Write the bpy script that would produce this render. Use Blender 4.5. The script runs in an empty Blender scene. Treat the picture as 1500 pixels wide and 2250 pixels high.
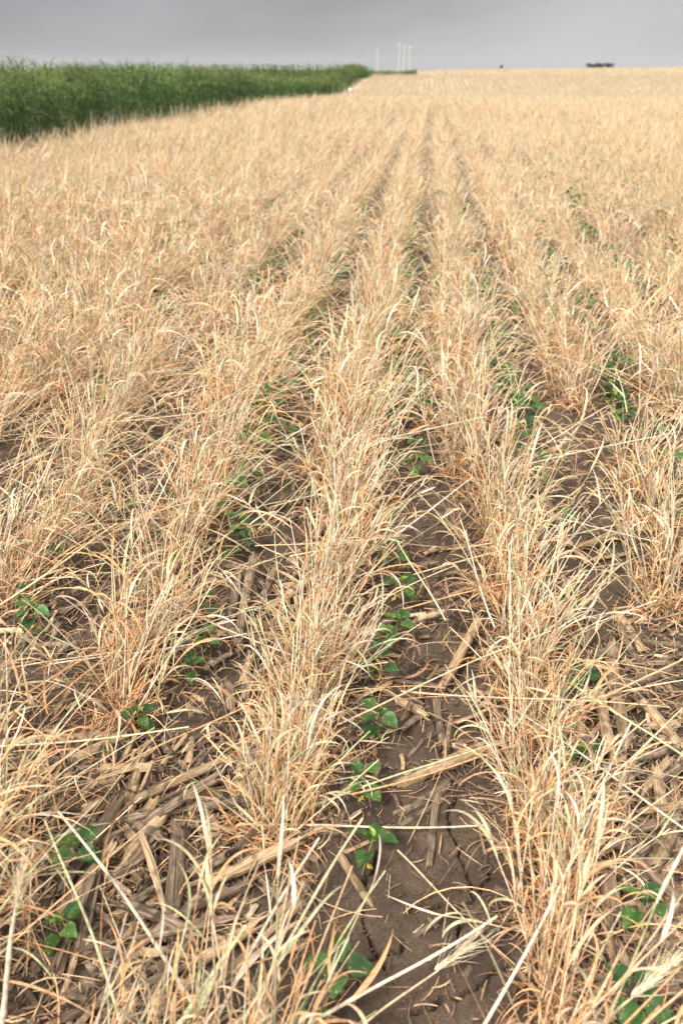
import bpy, math, random
import numpy as np
from mathutils import Vector, Matrix, Euler
PI = math.pi
C = bpy.context.scene.collection
sc = bpy.context.scene
rng = np.random.default_rng(7)
random.seed(11)

# ------------------------------------------------------------------ camera
CAM_H = 1.15; PITCH = math.radians(29.1); YAW = math.radians(5.7); FPX = 1750.0
cam_d = bpy.data.cameras.new('camera'); cam = bpy.data.objects.new('camera', cam_d); C.objects.link(cam)
cam_d.sensor_fit = 'VERTICAL'; cam_d.sensor_height = 36; cam_d.lens = 28
cam_d.clip_start = 0.02; cam_d.clip_end = 20000
cam.location = (0, 0, CAM_H)
cam.rotation_euler = (PI/2 - PITCH, 0, YAW)
cam_d.dof.use_dof = True; cam_d.dof.focus_distance = 1.75; cam_d.dof.aperture_fstop = 4.6
sc.camera = cam
# ------------------------------------------------------------------ exposure
sc.view_settings.view_transform = 'Standard'; sc.view_settings.look = 'None'
sc.view_settings.gamma = 1; sc.view_settings.exposure = 0.74
sc.view_settings.use_curve_mapping = False
sc.cycles.max_bounces = 7; sc.cycles.diffuse_bounces = 4; sc.cycles.transmission_bounces = 4
sc.cycles.volume_bounces = 0
# ------------------------------------------------------------------ node helper
class NT:
    def __init__(s, tree): s.t = tree; s.n = tree.nodes; s.l = tree.links
    def add(s, typ, ins=None, **props):
        n = s.n.new(typ)
        for k, v in props.items(): setattr(n, k, v)
        for k, v in (ins or {}).items():
            i = n.inputs[k]
            if isinstance(v, tuple) and len(v) == 2 and hasattr(v[0], 'outputs'): s.l.new(v[0].outputs[v[1]], i)
            elif hasattr(v, 'outputs'): s.l.new(v.outputs[0], i)
            else: i.default_value = v
        return n
    def math(s, op, a, b=0.0, clamp=False):
        return s.add('ShaderNodeMath', {0: a, 1: b}, operation=op, use_clamp=clamp)
    def mix(s, f, a, b, blend='MIX'):
        n = s.n.new('ShaderNodeMixRGB'); n.blend_type = blend
        for k, v in ((0, f), (1, a), (2, b)):
            if isinstance(v, tuple) and len(v) == 2 and hasattr(v[0], 'outputs'): s.l.new(v[0].outputs[v[1]], n.inputs[k])
            elif hasattr(v, 'outputs'): s.l.new(v.outputs[0], n.inputs[k])
            else: n.inputs[k].default_value = v if k == 0 else tuple(v)+((1,) if len(v) == 3 else ())
        return n
    def maprange(s, v, a, b, c, d, smooth=True):
        return s.add('ShaderNodeMapRange', {'Value': v, 'From Min': a, 'From Max': b, 'To Min': c, 'To Max': d},
                     interpolation_type='SMOOTHSTEP' if smooth else 'LINEAR')
# ------------------------------------------------------------------ world: overcast cloud deck over a Nishita sky
SUN_EL, SUN_AZ = math.radians(52), math.radians(215)     # azimuth clockwise from +Y
w = bpy.data.worlds.new('World'); sc.world = w; w.use_nodes = True
wt = NT(w.node_tree); w.node_tree.nodes.clear()
sky = wt.add('ShaderNodeTexSky', sky_type='NISHITA', sun_disc=False, sun_elevation=SUN_EL, sun_rotation=SUN_AZ)
sky_s = wt.mix(1.0, sky, (0.09, 0.09, 0.09), 'MULTIPLY')
tc = wt.add('ShaderNodeTexCoord')
vn = wt.add('ShaderNodeVectorMath', {0: (tc, 'Generated')}, operation='NORMALIZE')
sep = wt.add('ShaderNodeSeparateXYZ', {0: vn})
elev = wt.maprange((sep, 'Z'), 0.06, 0.55, 0.0, 1.0)
side = wt.maprange((sep, 'X'), -0.62, 0.40, 0.0, 1.0)
squash = wt.add('ShaderNodeMapping', {'Vector': vn, 'Scale': (1.6, 1.6, 5.0)})
cn = wt.add('ShaderNodeTexNoise', {'Vector': squash, 'Scale': 1.7, 'Detail': 4.0, 'Roughness': 0.55})
cn2 = wt.maprange((cn, 0), 0.3, 0.7, -0.06, 0.06, False)
bank = wt.mix(side, (0.116, 0.115, 0.131), (0.343, 0.342, 0.342))
low = wt.maprange((sep, 'Z'), 0.0, 0.07, 0.022, -0.004, True)
bank2 = wt.mix(1.0, bank, wt.math('ADD', cn2, low), 'ADD')
deck = wt.mix(elev, bank2, (1.08, 1.05, 1.01))
cloud = wt.mix(0.94, sky_s, deck)
bg = wt.add('ShaderNodeBackground', {'Color': cloud, 'Strength': 1.0})
wo = wt.add('ShaderNodeOutputWorld', {'Surface': bg})
# ------------------------------------------------------------------ sun behind thin cloud
sd = bpy.data.lights.new('sun', 'SUN'); sd.energy = 3.3; sd.angle = math.radians(10); sd.color = (1.0, 0.95, 0.87)
sun = bpy.data.objects.new('sun', sd); C.objects.link(sun)
sdir = Vector((math.sin(SUN_AZ)*math.cos(SUN_EL), math.cos(SUN_AZ)*math.cos(SUN_EL), math.sin(SUN_EL)))
sun.rotation_euler = sdir.to_track_quat('Z', 'Y').to_euler(); sun.location = sdir*50

# ------------------------------------------------------------------ terrain profile and pixel <-> ground
_ys = np.arange(-60, 900, 1.0)
_cp = [(-60, 0), (24, 0), (34, -.10), (48, -.42), (60, -.58), (70, -.38), (80, .12), (88, .36), (100, .44), (130, .55), (180, .68), (260, .78), (420, .2), (900, -2.0)]
_zs = np.interp(_ys, [a for a, b in _cp], [b for a, b in _cp])
_k = np.exp(-np.linspace(-2, 2, 13)**2); _k /= _k.sum()
_zs = np.convolve(np.pad(_zs, 6, mode='edge'), _k, 'valid')
def sstep(v, a, b):
    t = np.clip((v-a)/(b-a), 0, 1); return t*t*(3-2*t)
def T(x, y):
    x = np.asarray(x, float); y = np.asarray(y, float)
    z = np.interp(y, _ys, _zs) + np.where(y > 900, -(y-900)*0.0022, 0)
    z = z + 0.0105*np.clip(x, -60, 110)*sstep(y, 90, 240)*(1-sstep(y, 500, 1500))
    z = z - 0.66*sstep(y, 88, 112)*(1-sstep(x, -6, 2))
    return z
CR = cam.rotation_euler.to_matrix()
def ray(px, py):
    v = CR @ Vector(((px-750)/FPX, -(py-1125)/FPX, -1)); return v
def at(px, py, z=0.0):
    v = ray(px, py); t = (z-CAM_H)/v.z
    return Vector((v.x*t, v.y*t, z))
def at_d(px, py, D):
    v = ray(px, py); t = D/v.y; return Vector((v.x*t, D, CAM_H+v.z*t))
def project(P):
    P = np.asarray(P, float).reshape(-1, 3) - np.array([0, 0, CAM_H])
    q = P @ np.array(CR)
    zc = -q[:, 2]
    zc = np.where(np.abs(zc) < 1e-6, 1e-6, zc)
    return 750+FPX*q[:, 0]/zc, 1125-FPX*q[:, 1]/zc, zc

# ------------------------------------------------------------------ objects
def tag(o, label=None, cat=None, group=None, kind=None):
    if label: o['label'] = label
    if cat: o['category'] = cat
    if group: o['group'] = group
    if kind: o['kind'] = kind
    return o
def empty(name, loc=(0, 0, 0), rz=0, label=None, cat=None, group=None):
    o = bpy.data.objects.new(name, None); C.objects.link(o); o.location = loc; o.rotation_euler = (0, 0, rz)
    o.empty_display_size = 0.05
    return tag(o, label, cat, group)
def link(name, me, parent=None):
    o = bpy.data.objects.new(name, me); C.objects.link(o)
    if parent is not None: o.parent = parent
    return o
def copy_tree(o, parent=None):
    c = o.copy(); C.objects.link(c); c.parent = parent
    for ch in list(o.children): copy_tree(ch, c)
    return c

class Acc:
    """collects quad grids; builds one mesh"""
    def __init__(s): s.v = []; s.f = []; s.c = []; s.n = 0
    def grid(s, P, col, closed=False):
        # P (N,K,M,3) , col (N,3) or (N,K,3)
        N, K, M, _ = P.shape
        idx = s.n + np.arange(N*K*M).reshape(N, K, M)
        a = idx[:, :-1, :]; b = idx[:, 1:, :]
        if closed: a2 = np.roll(a, -1, 2); b2 = np.roll(b, -1, 2)
        else: a2 = a[:, :, 1:]; b2 = b[:, :, 1:]; a = a[:, :, :-1]; b = b[:, :, :-1]
        s.f.append(np.stack([a, a2, b2, b], -1).reshape(-1, 4))
        s.v.append(P.reshape(-1, 3).astype(np.float32))
        col = np.asarray(col, np.float32)
        if col.ndim == 2: col = np.broadcast_to(col[:, None, None, :], (N, K, M, 3))
        else: col = np.broadcast_to(col[:, :, None, :], (N, K, M, 3))
        s.c.append(col.reshape(-1, 3)); s.n += N*K*M
    def mesh(s, name, mat, smooth=True):
        v = np.concatenate(s.v); f = np.concatenate(s.f).astype(np.int32); c = np.concatenate(s.c)
        me = bpy.data.meshes.new(name)
        me.vertices.add(len(v)); me.vertices.foreach_set('co', v.ravel())
        me.loops.add(f.size); me.loops.foreach_set('vertex_index', f.ravel())
        me.polygons.add(len(f)); me.polygons.foreach_set('loop_start', np.arange(0, f.size, 4, dtype=np.int32))
        me.polygons.foreach_set('use_smooth', np.full(len(f), smooth))
        at_ = me.color_attributes.new('hue', 'FLOAT_COLOR', 'POINT')
        at_.data.foreach_set('color', np.concatenate([c, np.ones((len(c), 1), np.float32)], 1).ravel())
        me.update(calc_edges=True); me.materials.append(mat)
        return me

def sweep_paths(base, az, el0, bend, dazt, L, K, power=1.3, kink=None):
    """N paths of K points. el(t)=el0-bend*t^p, az(t)=az+dazt*t"""
    N = len(az); t = np.linspace(0, 1, K)[None, :]
    p = power if np.isscalar(power) else power[:, None]
    el = el0[:, None] - bend[:, None]*t**p
    if kink is not None:   # kink: (N,2) position, angle
        el = el - kink[:, 1:2]*(t > kink[:, :1])
    a = az[:, None] + dazt[:, None]*t
    d = np.stack([np.cos(el)*np.cos(a), np.cos(el)*np.sin(a), np.sin(el)], -1)
    seg = (L/(K-1))[:, None, None]
    P = base[:, None, :] + np.concatenate([np.zeros((N, 1, 3)), np.cumsum(d[:, :-1]*seg, 1)], 1)
    return P, d, el, a
def ribbon(acc, base, az, el0, bend, dazt, L, W, col, K=10, power=1.3, roll=None, rollt=None, fold=0.25, zmin=0.004, tipw=0.0, kink=None, zg=None, prof=None):
    P, d, el, a = sweep_paths(base, az, el0, bend, dazt, L, K, power, kink)
    N = len(az); t = np.linspace(0, 1, K)[None, :]
    floor = (zmin + 0.012*np.linspace(0, 1, N)[:, None]) if zg is None else zg[:, None]+zmin
    P[..., 2] = np.maximum(P[..., 2], floor)
    s = np.stack([np.sin(a), -np.cos(a), np.zeros_like(a)], -1)
    n = np.cross(s, d)
    r = np.zeros((N, 1)) if roll is None else roll[:, None]
    if rollt is not None: r = r + rollt[:, None]*t
    r = r*np.ones((1, K))
    S = s*np.cos(r)[..., None] + n*np.sin(r)[..., None]
    Nn = n*np.cos(r)[..., None] - s*np.sin(r)[..., None]
    if prof is None: prof = np.minimum(1, 0.55+2.2*t)*(1-t**2.6*(1-tipw))
    w_ = (W[:, None]*prof)[..., None]*0.5
    if fold is None:
        G = np.stack([P-S*w_, P+S*w_], 2)
    else:
        G = np.stack([P-S*w_+Nn*w_*fold*2, P, P+S*w_+Nn*w_*fold*2], 2)
    acc.grid(G, col); return P, d, el, a
def tube(acc, P, R, col, M=5):
    """P (N,K,3), R (N,K)"""
    d = np.gradient(P, axis=1); d /= np.linalg.norm(d, axis=2, keepdims=True)+1e-9
    up = np.zeros_like(d); up[..., 2] = 1
    hz = np.abs(d[..., 2]) > 0.95; up[hz] = (1, 0, 0)
    s = np.cross(d, up); s /= np.linalg.norm(s, axis=2, keepdims=True)+1e-9
    n = np.cross(s, d)
    th = np.linspace(0, 2*PI, M, endpoint=False)
    G = P[:, :, None, :] + R[:, :, None, None]*(s[:, :, None, :]*np.cos(th)[None, None, :, None] + n[:, :, None, :]*np.sin(th)[None, None, :, None])
    acc.grid(G, col, closed=True)

# value noise
def vnoise(x, y, seed=0):
    xi = np.floor(x).astype(np.int64); yi = np.floor(y).astype(np.int64); fx = x-xi; fy = y-yi
    fx = fx*fx*(3-2*fx); fy = fy*fy*(3-2*fy)
    def h(i, j):
        n = (i*374761393 + j*668265263 + seed*1442695041) & 0xffffffff
        n = ((n ^ (n >> 13))*1274126177) & 0xffffffff
        return ((n ^ (n >> 16)) & 0xffff)/65535.0
    a = h(xi, yi); b = h(xi+1, yi); c = h(xi, yi+1); d = h(xi+1, yi+1)
    return (a*(1-fx)+b*fx)*(1-fy)+(c*(1-fx)+d*fx)*fy
def fbm(x, y, o=4, seed=0):
    r = 0; a = 1; tot = 0
    for k in range(o): r = r+a*vnoise(x*2**k, y*2**k, seed+k); tot += a; a *= .5
    return r/tot

# ------------------------------------------------------------------ materials
def new_mat(name):
    m = bpy.data.materials.new(name); m.use_nodes = True; m.node_tree.nodes.clear(); return m, NT(m.node_tree)
def straw_material(name, transl=0.13, rough=0.5, vary=0.16, speck=0.38):
    m, t = new_mat(name)
    at_ = t.add('ShaderNodeAttribute', attribute_name='hue')
    oi = t.add('ShaderNodeObjectInfo'); tc = t.add('ShaderNodeTexCoord')
    no = t.add('ShaderNodeTexNoise', {'Vector': (tc, 'Object'), 'Scale': 130.0, 'Detail': 4.0, 'Roughness': .65})
    v1 = t.maprange((no, 0), 0.35, 0.7, 1.0+speck*.35, 1.0-speck, True)
    v2 = t.maprange((oi, 'Random'), 0, 1, 1-vary, 1+vary*.6, False)
    c = t.mix(1.0, (at_, 'Color'), t.math('MULTIPLY', v1, v2), 'MULTIPLY')
    p = t.add('ShaderNodeBsdfPrincipled', {'Base Color': c, 'Roughness': rough, 'Specular IOR Level': 0.35})
    tr = t.add('ShaderNodeBsdfTranslucent', {'Color': c})
    ms = t.add('ShaderNodeMixShader', {0: transl, 1: p, 2: tr})
    t.add('ShaderNodeOutputMaterial', {'Surface': ms}); return m
M_straw = straw_material('dry_leaf')
M_stem = straw_material('dry_stem', transl=0.08, rough=0.42)
M_litter = straw_material('litter', transl=0.0, rough=0.8, vary=0.0, speck=0.5)
M_green = straw_material('green_blade', transl=0.3, rough=0.5, vary=0.0, speck=0.0)

def soil_material():
    m, t = new_mat('soil')
    geo = t.add('ShaderNodeNewGeometry'); pos = (geo, 'Position'); sp = t.add('ShaderNodeSeparateXYZ', {0: pos})
    n1 = t.add('ShaderNodeTexNoise', {'Vector': pos, 'Scale': 9.0, 'Detail': 6.0, 'Roughness': 0.6})
    n2 = t.add('ShaderNodeTexNoise', {'Vector': pos, 'Scale': 260.0, 'Detail': 3.0})
    n3 = t.add('ShaderNodeTexNoise', {'Vector': pos, 'Scale': 60.0, 'Detail': 5.0, 'Roughness': 0.65})
    c1 = t.mix(t.maprange((n1, 0), .35, .65, 0, 1), (0.056, 0.038, 0.027), (0.124, 0.087, 0.061))
    c2 = t.mix(t.maprange((n2, 0), .3, .75, 0.0, 0.65), c1, (0.042, 0.029, 0.021))
    # far away the ground itself is dry thatch
    g1 = t.add('ShaderNodeTexNoise', {'Vector': t.add('ShaderNodeMapping', {'Vector': pos, 'Scale': (2.2, .12, 1)}), 'Scale': 1.0, 'Detail': 4.0})
    g2 = t.add('ShaderNodeTexNoise', {'Vector': t.add('ShaderNodeMapping', {'Vector': pos, 'Scale': (.05, .02, 1)}), 'Scale': 1.0, 'Detail': 5.0})
    th = t.mix(t.maprange((g1, 0), .35, .65, 0, 1), (0.30, 0.215, 0.135), (0.42, 0.315, 0.21))
    th = t.mix(t.maprange((g2, 0), .5, .7, 0, 0.45), th, (0.30, 0.27, 0.13))
    far = t.maprange((sp, 'Y'), 5.0, 60.0, 0.0, 1.0)
    c3 = t.mix(far, c2, th)
    b = t.add('ShaderNodeBump', {'Strength': 0.9, 'Distance': 0.006, 'Height': t.math('ADD', (n3, 0), t.math('MULTIPLY', (n2, 0), .4))})
    p = t.add('ShaderNodeBsdfPrincipled', {'Base Color': c3, 'Roughness': 0.92, 'Specular IOR Level': 0.2, 'Normal': b})
    t.add('ShaderNodeOutputMaterial', {'Surface': p}); return m
M_soil = soil_material()

def stalk_material(name, ca, cb, cc):
    m, t = new_mat(name)
    tc = t.add('ShaderNodeTexCoord'); oi = t.add('ShaderNodeObjectInfo')
    mp = t.add('ShaderNodeMapping', {'Vector': (tc, 'Object'), 'Scale': (9, 560, 560)})
    off = t.add('ShaderNodeVectorMath', {0: mp, 1: t.add('ShaderNodeCombineXYZ', {0: t.math('MULTIPLY', (oi, 'Random'), 40), 1: t.math('MULTIPLY', (oi, 'Random'), 97)})}, operation='ADD')
    n1 = t.add('ShaderNodeTexNoise', {'Vector': off, 'Scale': 1.0, 'Detail': 4.0, 'Roughness': .6})
    n2 = t.add('ShaderNodeTexNoise', {'Vector': (tc, 'Object'), 'Scale': 45.0, 'Detail': 4.0})
    c = t.mix(t.maprange((n1, 0), .42, .60, 0, 1), ca, cb)
    c = t.mix(t.maprange((n2, 0), .50, .70, 0, .8), c, cc)
    v = t.maprange((oi, 'Random'), 0, 1, .62, 1.12, False)
    c = t.mix(1.0, c, v, 'MULTIPLY')
    b = t.add('ShaderNodeBump', {'Strength': 1.0, 'Distance': .003, 'Height': (n1, 0)})
    p = t.add('ShaderNodeBsdfPrincipled', {'Base Color': c, 'Roughness': .7, 'Specular IOR Level': .25, 'Normal': b})
    t.add('ShaderNodeOutputMaterial', {'Surface': p}); return m
M_pale = stalk_material('corn_stalk_pale', (.30, .19, .10), (.58, .43, .27), (.14, .09, .055))
M_grey = stalk_material('corn_stalk_weathered', (.13, .085, .055), (.36, .27, .19), (.06, .042, .03))
M_pith = stalk_material('corn_pith', (.26, .18, .11), (.56, .46, .34), (.12, .08, .05))
M_node = stalk_material('corn_node', (.12, .08, .05), (.26, .17, .10), (.07, .05, .035))

def soy_material():
    m, t = new_mat('soybean_leaf')
    tc = t.add('ShaderNodeTexCoord'); at_ = t.add('ShaderNodeAttribute', attribute_name='hue'); oi = t.add('ShaderNodeObjectInfo')
    vo = t.add('ShaderNodeTexNoise', {'Vector': (tc, 'Object'), 'Scale': 190.0, 'Detail': 2.0})
    n2 = t.add('ShaderNodeTexNoise', {'Vector': (tc, 'Object'), 'Scale': 40.0, 'Detail': 3.0})
    patch = t.add('ShaderNodeTexNoise', {'Vector': (tc, 'Object'), 'Scale': 28.0, 'Detail': 1.0})
    spot = t.math('MULTIPLY', t.maprange((vo, 0), .62, .68, 0, 1), t.maprange((patch, 0), .45, .6, 0, .9))
    c = t.mix(1.0, (at_, 'Color'), t.maprange((n2, 0), .3, .7, .75, 1.25), 'MULTIPLY')
    c = t.mix(1.0, c, t.maprange((oi, 'Random'), 0, 1, .8, 1.25, False), 'MULTIPLY')
    c = t.mix(spot, c, (.50, .38, .12))
    p = t.add('ShaderNodeBsdfPrincipled', {'Base Color': c, 'Roughness': .45, 'Specular IOR Level': .4})
    tr = t.add('ShaderNodeBsdfTranslucent', {'Color': t.mix(1.0, c, (.9, 1.0, .5), 'MULTIPLY')})
    ms = t.add('ShaderNodeMixShader', {0: .22, 1: p, 2: tr})
    t.add('ShaderNodeOutputMaterial', {'Surface': ms}); return m
M_soy = soy_material()
def plain(name, col, rough=.6, metal=0.0, scale=3.0, amt=.15):
    m, t = new_mat(name)
    tc = t.add('ShaderNodeTexCoord')
    n = t.add('ShaderNodeTexNoise', {'Vector': (tc, 'Object'), 'Scale': scale, 'Detail': 4.0})
    c = t.mix(1.0, col, t.maprange((n, 0), .3, .7, 1-amt, 1+amt), 'MULTIPLY')
    p = t.add('ShaderNodeBsdfPrincipled', {'Base Color': c, 'Roughness': rough, 'Metallic': metal})
    t.add('ShaderNodeOutputMaterial', {'Surface': p}); return m

# ------------------------------------------------------------------ GROUND (one sheet, fine near the camera, to the horizon)
CRACKS = [[(830, 1870), (800, 1960), (795, 2030), (815, 2090), (845, 2140)],
          [(1080, 1915), (1060, 1945), (1040, 1980), (1015, 1995), (1010, 2040), (1000, 2100)],
          [(1005, 1865), (1020, 1905), (1040, 1965)], [(780, 2125), (840, 2115), (880, 2095), (885, 2080)],
          [(1000, 1740), (985, 1800), (1000, 1860)], [(470, 1960), (462, 2010), (440, 2060), (470, 2110)],
          [(560, 2060), (600, 2075), (680, 2060)], [(1015, 1995), (960, 1990), (900, 2010)],
          [(940, 1500), (930, 1560), (960, 1600)], [(1010, 1420), (1060, 1450)], [(1040, 2180), (1080, 2140), (1120, 2120)],
          [(900, 2240), (960, 2200), (1040, 2180)]]
def axis(lo, hi, step, far_lo, far_hi, g=1.045, mx=None):
    mid = list(np.arange(lo, hi, step)); s = step; v = hi; up = []
    while v < far_hi:
        up.append(v); s *= g; v += s
    up.append(far_hi); s = step; v = lo; dn = []
    while v > far_lo:
        s *= g; v -= s; dn.append(max(v, far_lo))
    return np.array(dn[::-1]+mid+up)
gx = axis(-0.70, 0.70, 0.0023, -7000, 7000); gy = axis(0.45, 1.6, 0.0023, -60, 9000)
X, Y = np.meshgrid(gx, gy, indexing='ij')
dist = np.hypot(X, Y)
fade = 1-sstep(dist, 6, 14)
Z = T(X, Y)
hills = 0.035*(fbm(X*1.3, Y*1.3, 2, 3)-.5) + 0.022*(fbm(X*9, Y*9, 3, 9)-.5) + 0.0045*(fbm(X*45, Y*45, 3, 21)-.5)
clod = np.maximum(0, fbm(X*38, Y*38, 2, 40)-.60)*0.04*sstep(fbm(X*3.1, Y*3.1, 2, 60), .42, .6)
Z = Z + (hills+clod)*fade
near = dist < 2.6
Xn = X[near]; Yn = Y[near]; crack = np.zeros_like(Xn)
jx = (fbm(Xn*60, Yn*60, 2, 80)-.5)*.014; jy = (fbm(Xn*60, Yn*60, 2, 90)-.5)*.014
for poly in CRACKS:
    pts = [at(*p) for p in poly]
    for i, (a, b) in enumerate(zip(pts[:-1], pts[1:])):
        ax, ay, bx, by = a.x, a.y, b.x, b.y
        dx, dy = bx-ax, by-ay; L2 = dx*dx+dy*dy+1e-9
        t_ = np.clip(((Xn+jx-ax)*dx+(Yn+jy-ay)*dy)/L2, 0, 1)
        dd = np.hypot(Xn+jx-ax-t_*dx, Yn+jy-ay-t_*dy)
        crack = np.maximum(crack, np.exp(-(dd/0.0022)**2))
Zn = Z[near]; Zn -= 0.022*crack; Z[near] = Zn
ga = Acc(); ga.grid(np.stack([X, Y, Z], -1)[None], np.array([[.5, .5, .5]]))
# orient upward
ga.f[0] = ga.f[0][:, ::-1]
ground = link('ground', ga.mesh('ground', M_soil)); tag(ground, kind='structure')
ground['label'] = 'cracked brown soil of the field running to the horizon'
del X, Y, Z, hills, clod, fade

# ------------------------------------------------------------------ colours (linear albedo)
PEACH = np.array([.69, .385, .185]); CREAM = np.array([.70, .53, .34]); SAGE = np.array([.49, .485, .28])
TAN = np.array([.42, .25, .13]); BROWN = np.array([.17, .10, .058]); RUST = np.array([.58, .27, .115]); GOLD = np.array([.52, .37, .15]); PALE = np.array([.78, .655, .51])
def pal(n, opts, wts, var=.10, r=None):
    r = r or rng
    o = np.array(opts); i = r.choice(len(o), n, p=np.array(wts)/sum(wts)); j = r.choice(len(o), n, p=np.array(wts)/sum(wts))
    m = r.random((n, 1))*.35
    c = o[i]*(1-m)+o[j]*m
    return c*(1+var*r.standard_normal((n, 1)))*(1+.03*r.standard_normal((n, 3)))

# ------------------------------------------------------------------ CLUMP variants (lean towards local +X)
def U(a, b, n): return rng.uniform(a, b, n)
def Nn(m, s, n): return rng.normal(m, s, n)
D2R = PI/180
def clump_meshes(i, kind='normal'):
    long_ = kind == 'long'
    ns = int(rng.integers(26, 40)) if not long_ else 26
    st = Acc(); lf = Acc(); tha = Acc(); wl = 1.4 if long_ else 1.0
    # upright stems
    base = np.stack([Nn(0, .022, ns), Nn(0, .03, ns), np.full(ns, -.01)], 1)
    fan = rng.random(ns) < .33
    az = np.where(fan, U(-PI, PI, ns), Nn(0, 32*D2R, ns))
    el0 = np.where(rng.random(ns) < .20, U(18, 48, ns), np.clip(Nn(62, 12, ns), 30, 88))*D2R
    L = U(.17, .41, ns)*(1.15 if long_ else 1.0)*rng.uniform(.85, 1.15)
    bend = np.abs(Nn(10, 12, ns))*D2R
    P, d, el, a = sweep_paths(base, az, el0, bend, Nn(0, .18, ns), L, 12, 1.5)
    P[..., 2] = np.maximum(P[..., 2], .004)
    R = (U(.0009, .0018, ns)*(1.25 if long_ else 1))[:, None]*np.linspace(1.1, .75, 12)[None]
    # nodes: slight bulge where a sheath starts
    R[:, 4] *= 1.25; R[:, 8] *= 1.2
    sc_ = pal(ns, [CREAM, PALE, SAGE, TAN, PEACH], [.36, .24, .22, .08, .10])
    tube(st, P, R, sc_, 5)
    # leaves on the stems
    def leaves(m, tl, th, l0, l1, w0, w1, b0, b1, cols, wts, K=11):
        si = rng.integers(0, ns, m); ti = (U(tl, th, m)*11).astype(int)
        b_ = P[si, ti]; e_ = el[si, ti]; a_ = a[si, ti] + Nn(0, .9, m)
        bend = U(b0, b1, m)*D2R
        ribbon(lf, b_, a_, np.minimum(e_+U(-.1, .35, m), 1.5), bend, Nn(0, .7, m), U(l0, l1, m), U(w0, w1, m)*wl, pal(m, cols, wts),
               K=K, power=rng.uniform(1.0, 2.4, m), roll=Nn(0, .5, m), rollt=Nn(0, 1.6, m), fold=.22)
    leaves(int(ns*2.0), .12, .75, .05, .14, .0022, .0050, 100, 280, [PEACH, CREAM, TAN, SAGE, RUST], [.44, .20, .10, .10, .16])
    leaves(int(ns*1.2), .45, .99, .07, .19, .0026, .0060, 60, 230, [PEACH, CREAM, SAGE, PALE, GOLD], [.34, .28, .18, .14, .06], K=13)
    leaves(max(5, ns//4), .9, .99, .07, .15, .0042/wl, .0074/wl, 8, 110, [PALE, CREAM, SAGE], [.4, .3, .3])
    # basal leaves
    m = 84
    b_ = np.stack([Nn(0, .025, m), Nn(0, .035, m), np.zeros(m)], 1)
    ribbon(lf, b_, U(-PI, PI, m), U(28, 82, m)*D2R, U(60, 260, m)*D2R, Nn(0, .9, m), U(.06, .19, m), U(.0018, .0046, m)*wl,
           pal(m, [PEACH, TAN, CREAM, BROWN, RUST], [.34, .18, .13, .09, .26]), K=11, power=U(.8, 2, m), roll=Nn(0, .4, m), rollt=Nn(0, 1.5, m), fold=.2)
    # thatch round the foot
    m = 60
    b_ = np.stack([Nn(0, .035, m), Nn(0, .045, m), U(0, .03, m)], 1)
    ribbon(tha, b_, U(-PI, PI, m), U(-10, 45, m)*D2R, U(-20, 120, m)*D2R, Nn(0, 1.2, m), U(.04, .13, m), U(.0012, .0032, m),
           pal(m, [TAN, BROWN, PEACH, CREAM], [.40, .38, .15, .07]), K=7, roll=U(-1, 1, m), fold=None)
    return (st.mesh('stems_%d' % i, M_stem), lf.mesh('leaves_%d' % i, M_straw), tha.mesh('thatch_%d' % i, M_straw))
VAR = [clump_meshes(i) for i in range(16)]; VLONG = [clump_meshes(90+i, 'long') for i in range(4)]
protos = {}
def place_clump(x, y, s, lean, vi, long_=False):
    key = (long_, vi)
    z = float(T(x, y))
    if key not in protos:
        r = empty('grass_clump'); ms = (VLONG if long_ else VAR)[vi]
        link('stem', ms[0], r); link('foliage', ms[1], r); link('thatch', ms[2], r)
        protos[key] = r; o = r
    else: o = copy_tree(protos[key])
    o.location = (x, y, z+.002); o.rotation_euler = (0, 0, lean); o.scale = (s, s, s*random.uniform(.92, 1.08))
    return o

ROW0, RS = -.25, .42
SOY0, SS = -.10, .43
def row_x(k): return ROW0+RS*k
# hand placed near the camera: pixel of the foot, scale, long?
HAND = [(545, 2480, .85, 1), (600, 2400, .6, 1), (400, 2440, .75, 1), (180, 2470, .75, 1),
        (612, 1865, .95, 0), (580, 1800, .8, 0), (650, 1740, .8, 0), (655, 1640, .95, 0), (690, 1540, .9, 0), (640, 1500, .8, 0), (690, 1420, 1.0, 0),
        (710, 1320, 1.12, 0), (735, 1240, 1.1, 0), (745, 1160, 1.1, 0), (765, 1100, 1.1, 0),
        (1190, 2440, .85, 1), (1215, 2200, .72, 1), (1195, 2050, .78, 1), (1225, 1930, .85, 0), (1165, 1860, .8, 0), (1170, 1760, .9, 0), (1185, 1640, 1.0, 0), (1140, 1560, .95, 0),
        (1125, 1450, 1.05, 0), (1150, 1400, .9, 0), (1100, 1330, 1.0, 0), (1090, 1240, 1.0, 0), (1085, 1170, 1.05, 0), (1065, 1100, 1.0, 0),
        (-190, 2300, .5, 0), (-110, 2110, .55, 0), (-60, 1960, .65, 0), (-50, 1860, .75, 0), (-90, 1660, .8, 0),
        (275, 1575, 1.12, 0), (250, 1510, .95, 0), (310, 1430, .9, 0), (370, 1310, 1.0, 0), (400, 1220, 1.0, 0), (430, 1150, 1.0, 0), (470, 1090, 1.0, 0),
        (0, 1340, 1.0, 0), (60, 1270, 1.0, 0), (120, 1190, .95, 0), (180, 1120, 1.0, 0),
        (1445, 1340, .95, 0), (1480, 1260, .85, 0), (1420, 1160, .9, 0), (1390, 1090, 1.0, 0)]
clumps = []
for (px, py, s, lg) in HAND:
    p = at(px, py); k = round((p.x-ROW0)/RS); clumps.append([p.x, p.y, s*(.86 if py > 1500 else .92), k, lg])
yc = at(750, 1075).y
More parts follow.
